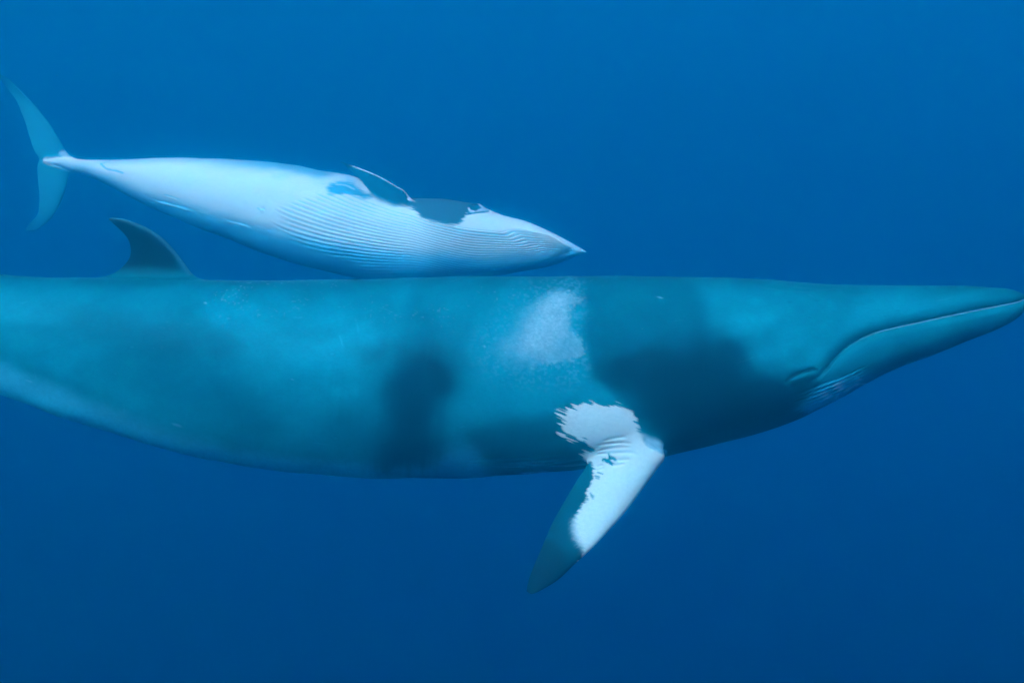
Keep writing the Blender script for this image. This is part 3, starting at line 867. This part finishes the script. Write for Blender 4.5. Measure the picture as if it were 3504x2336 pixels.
def calf_relief(u, v, near):
    conv = calf_plate
    s = pleat_phase(u, v)
    ph = np.sin(2*np.pi*s*pleat_count(u) + .6*fbm(u/150, v/40, seed=220))
    h = -.0034 * (1 + 1.9*sm(1400, 1600, u)) * ph * pleat_mask(u, v) * near
    h += .006*fbm(u/120, v/70, octv=3, seed=230)
    for L, w, k in (([(527,686),(570,697),(620,710),(668,726)], 4.5, .006), ([(777,756),(820,766),(866,780)], 8, .005), ([(562,668),(612,683)], 4, .004), ([(890,718),(905,716)], 6, .008)):
        d, sg, t = line_d(u, v, conv(smooth_line(L, 12)), 40)
        h += (np.where(sg > 0, -1, 1)*k*np.exp(-((d-w*.5)/w)**2)) * sm(0, .2, t)*sm(1, .8, t)
    d, sg, t = line_d(u, v, conv(smooth_line([(345,560),(365,578),(395,584),(420,592)], 12)), 40)
    h += -.008*np.exp(-(d/6)**2)*sm(0,.2,t)*sm(1,.8,t)
    d, sg, t = line_d(u, v, conv(smooth_line([(1596,731),(1620,728),(1650,725),(1672,722)], 12)), 40)
    h += -.008*np.exp(-(d/4)**2)
    return h

def build_calf():
    us = np.concatenate([np.linspace(140, 1960, 640, endpoint=False), 1960 + 46*np.sin(np.linspace(0, np.pi/2, 30))])
    us[-1] = 2005.9
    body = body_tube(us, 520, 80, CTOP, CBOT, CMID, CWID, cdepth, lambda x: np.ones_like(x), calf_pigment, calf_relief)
    # flipper reaching up and back
    rows = [((1425,740),(1300,742)),((1413,690),(1276,688)),((1387,656),(1262,655)),((1357,638),(1243,629)),((1320,616),(1227,609)),((1283,597),(1210,592)),((1244,581),(1193,577)),((1206,567),(1178,563)),((1170,554),(1163,555))]
    dz = [-.22,-.24,-.20,-.15,-.10,-.05,0,.04,.08]
    LE = [(a[0], a[1], 10.55+k) for (a, b), k in zip(rows, dz)]; TE = [(b[0], b[1], 10.60+k) for (a, b), k in zip(rows, dz)]
    def fcol(px, py, h):
        c = np.tile(np.array(CD), (len(px), 1))
        le = line_d(px, py, smooth_line([a for a, b in rows[1:]], 30), 60)[0]
        c = mix(c, (.50,.76,.72), sm(7.5, 3.0, le)*sm(1190, 1230, px))
        c = mix(c, (.75,.84,.86), sm(1, .5, np.hypot((px-1404)/13, (py-684)/13)))
        return c
    V, nr, ng, cc = fin(LE, TE, [.07,.06,.045,.036,.030,.025,.02,.014,.004], (.25,-1,.1), 120, 70, fcol)
    flip = grid_mesh('flipper', V, nr, ng, cc)
    # tail flukes, span upright
    rows = [((-8,252),(-4,262)),((20,264),(8,282)),((45,284),(27,307)),((89,329),(58,348)),((120,362),(72,382)),((147,394),(85,414)),((170,424),(95,446)),((190,455),(105,480)),((212,492),(114,508)),((236,530),(122,526)),((262,560),(132,543)),
            ((248,580),(124,552)),((240,600),(126,575)),((232,626),(129,602)),((224,652),(132,636)),((213,679),(136,673)),((200,708),(134,702)),((186,732),(131,728)),((168,754),(120,746)),((146,774),(107,759)),((118,788),(93,776)),((96,790),(86,786))]
    ty = []
    for (a, b) in rows:
        y = (a[1] + b[1])/2
        ty.append(11.05 + .12*((y - 550)/250)**2)
    LE = [(a[0], a[1], t-.03) for (a, b), t in zip(rows, ty)]; TE = [(b[0], b[1], t+.02) for (a, b), t in zip(rows, ty)]
    th = [.004,.007,.011,.014,.017,.02,.023,.026,.03,.036,.042,.04,.034,.028,.025,.022,.019,.016,.013,.010,.007,.004]
    def tcol(px, py, h):
        c = np.tile(np.array((.012,.26,.31)), (len(px), 1))
        d = line_d(px, py, smooth_line([a for a, b in rows], 60), 80)[0]
        c = mix(c, (.003,.20,.28), sm(30, 3, d)*.6)
        c = mix(c, CD, np.clip(sm(380, 265, py) + sm(700, 785, py), 0, 1)*.95)
        c = mix(c, (.70,.82,.85), sm(1, .3, np.hypot((px-222)/22, (py-532)/20))*.5)
        c = mix(c, CW, sm(16, 4, np.abs(line_d(px, py, [(168,552),(237,568),(321,600)], 60)[0]))*.8)
        return c * (1 + .1*fbm(px/25, py/25, seed=240))[:, None]
    V, nr, ng, cc = fin(LE, TE, th, (0,-1,0), 260, 50, tcol)
    fl = grid_mesh('flukes', V, nr, ng, cc)
    # far flipper, held under the shaded side
    LE = [(1440-40*k, 930+9*k, 10.75+.05*k) for k in range(8)]
    TE = [(1330-30*k-(0 if k < 7 else 45), 925+7*k, 10.78+.05*k) for k in range(8)]
    V, nr, ng, cc = fin(LE, TE, [.06,.05,.04,.034,.028,.02,.012,.005], (0,.6,1), 50, 30, lambda px, py, h: np.tile(np.array(CD), (len(px), 1)))
    flip2 = grid_mesh('flipper', V, nr, ng, cc)
    # small dorsal fin on the hidden back
    X = lambda px, dy: (px, 640 + .0*dy, 10.93 + dy)
    dl = [X(690, .0), X(650, .20), X(600, .34), X(555, .42), X(525, .45)]; dt = [X(480, .0), X(510, .20), X(520, .34), X(515, .42), X(512, .45)]
    V, nr, ng, cc = fin(dl, dt, [.05,.035,.025,.015,.005], (0,0,1), 40, 30, lambda px, py, h: np.tile(np.array(CD), (len(px), 1)))
    dors = grid_mesh('dorsal', V, nr, ng, cc)
    me = unite('body', [body, flip, fl, flip2, dors])
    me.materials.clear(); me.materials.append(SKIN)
    return me

def W3(px, py, dep): return Vector(((px - CX)/F*dep, dep, (CY - py)/F*dep))

big = thing('whale', (W3(1752, 1290, D)), 'large dark teal whale crossing in front with a white shoulder and hanging flipper', 'whale')
bo = bpy.data.objects.new('body', build_big()); COL.objects.link(bo); adopt(bo, big)
e = ball('eye', W3(2748, 1279, D - .385), .028, EYE, (1.2, .7, .7)); adopt(e, big)

calf = thing('whale', (W3(1100, 700, 10.6)), 'smaller whale behind, rolled to show its bright white belly and fine throat grooves', 'whale')
co_ = bpy.data.objects.new('body', build_calf()); COL.objects.link(co_); adopt(co_, calf)
e = ball('eye', W3(1624, 706, 10.33), .030, EYE, (1.3, .8, .8)); adopt(e, calf)

# drifting flecks in the water
def snow():
    import bmesh
    r = np.random.RandomState(3)
    bm = bmesh.new()
    for _ in range(110):
        d = r.uniform(3.0, 14.0)
        p = W3(r.uniform(-300, 3800), r.uniform(-300, 2600), d)
        s = r.uniform(.0004, .0010) * d/3
        q = [p + Vector((s*2.2*r.uniform(.5, 1.6), 0, 0)), p - Vector((s*2.2, 0, 0)), p + Vector((0, s, 0)), p - Vector((0, s, 0)), p + Vector((0, 0, s)), p - Vector((0, 0, s))]
        v = [bm.verts.new(x) for x in q]
        for a, b, c in ((0,2,4),(2,1,4),(1,3,4),(3,0,4),(2,0,5),(1,2,5),(3,1,5),(0,3,5)):
            bm.faces.new((v[a], v[b], v[c]))
    me = bpy.data.meshes.new('plankton'); bm.to_mesh(me); bm.free()
    me.materials.append(plain('plankton_flesh', (.10, .42, .50), .6, 1.1))
    o = bpy.data.objects.new('plankton', me); COL.objects.link(o)
    o['kind'] = 'stuff'; o['label'] = 'tiny pale plankton flecks drifting in the blue water'; o['category'] = 'plankton'
snow()
haze_box()
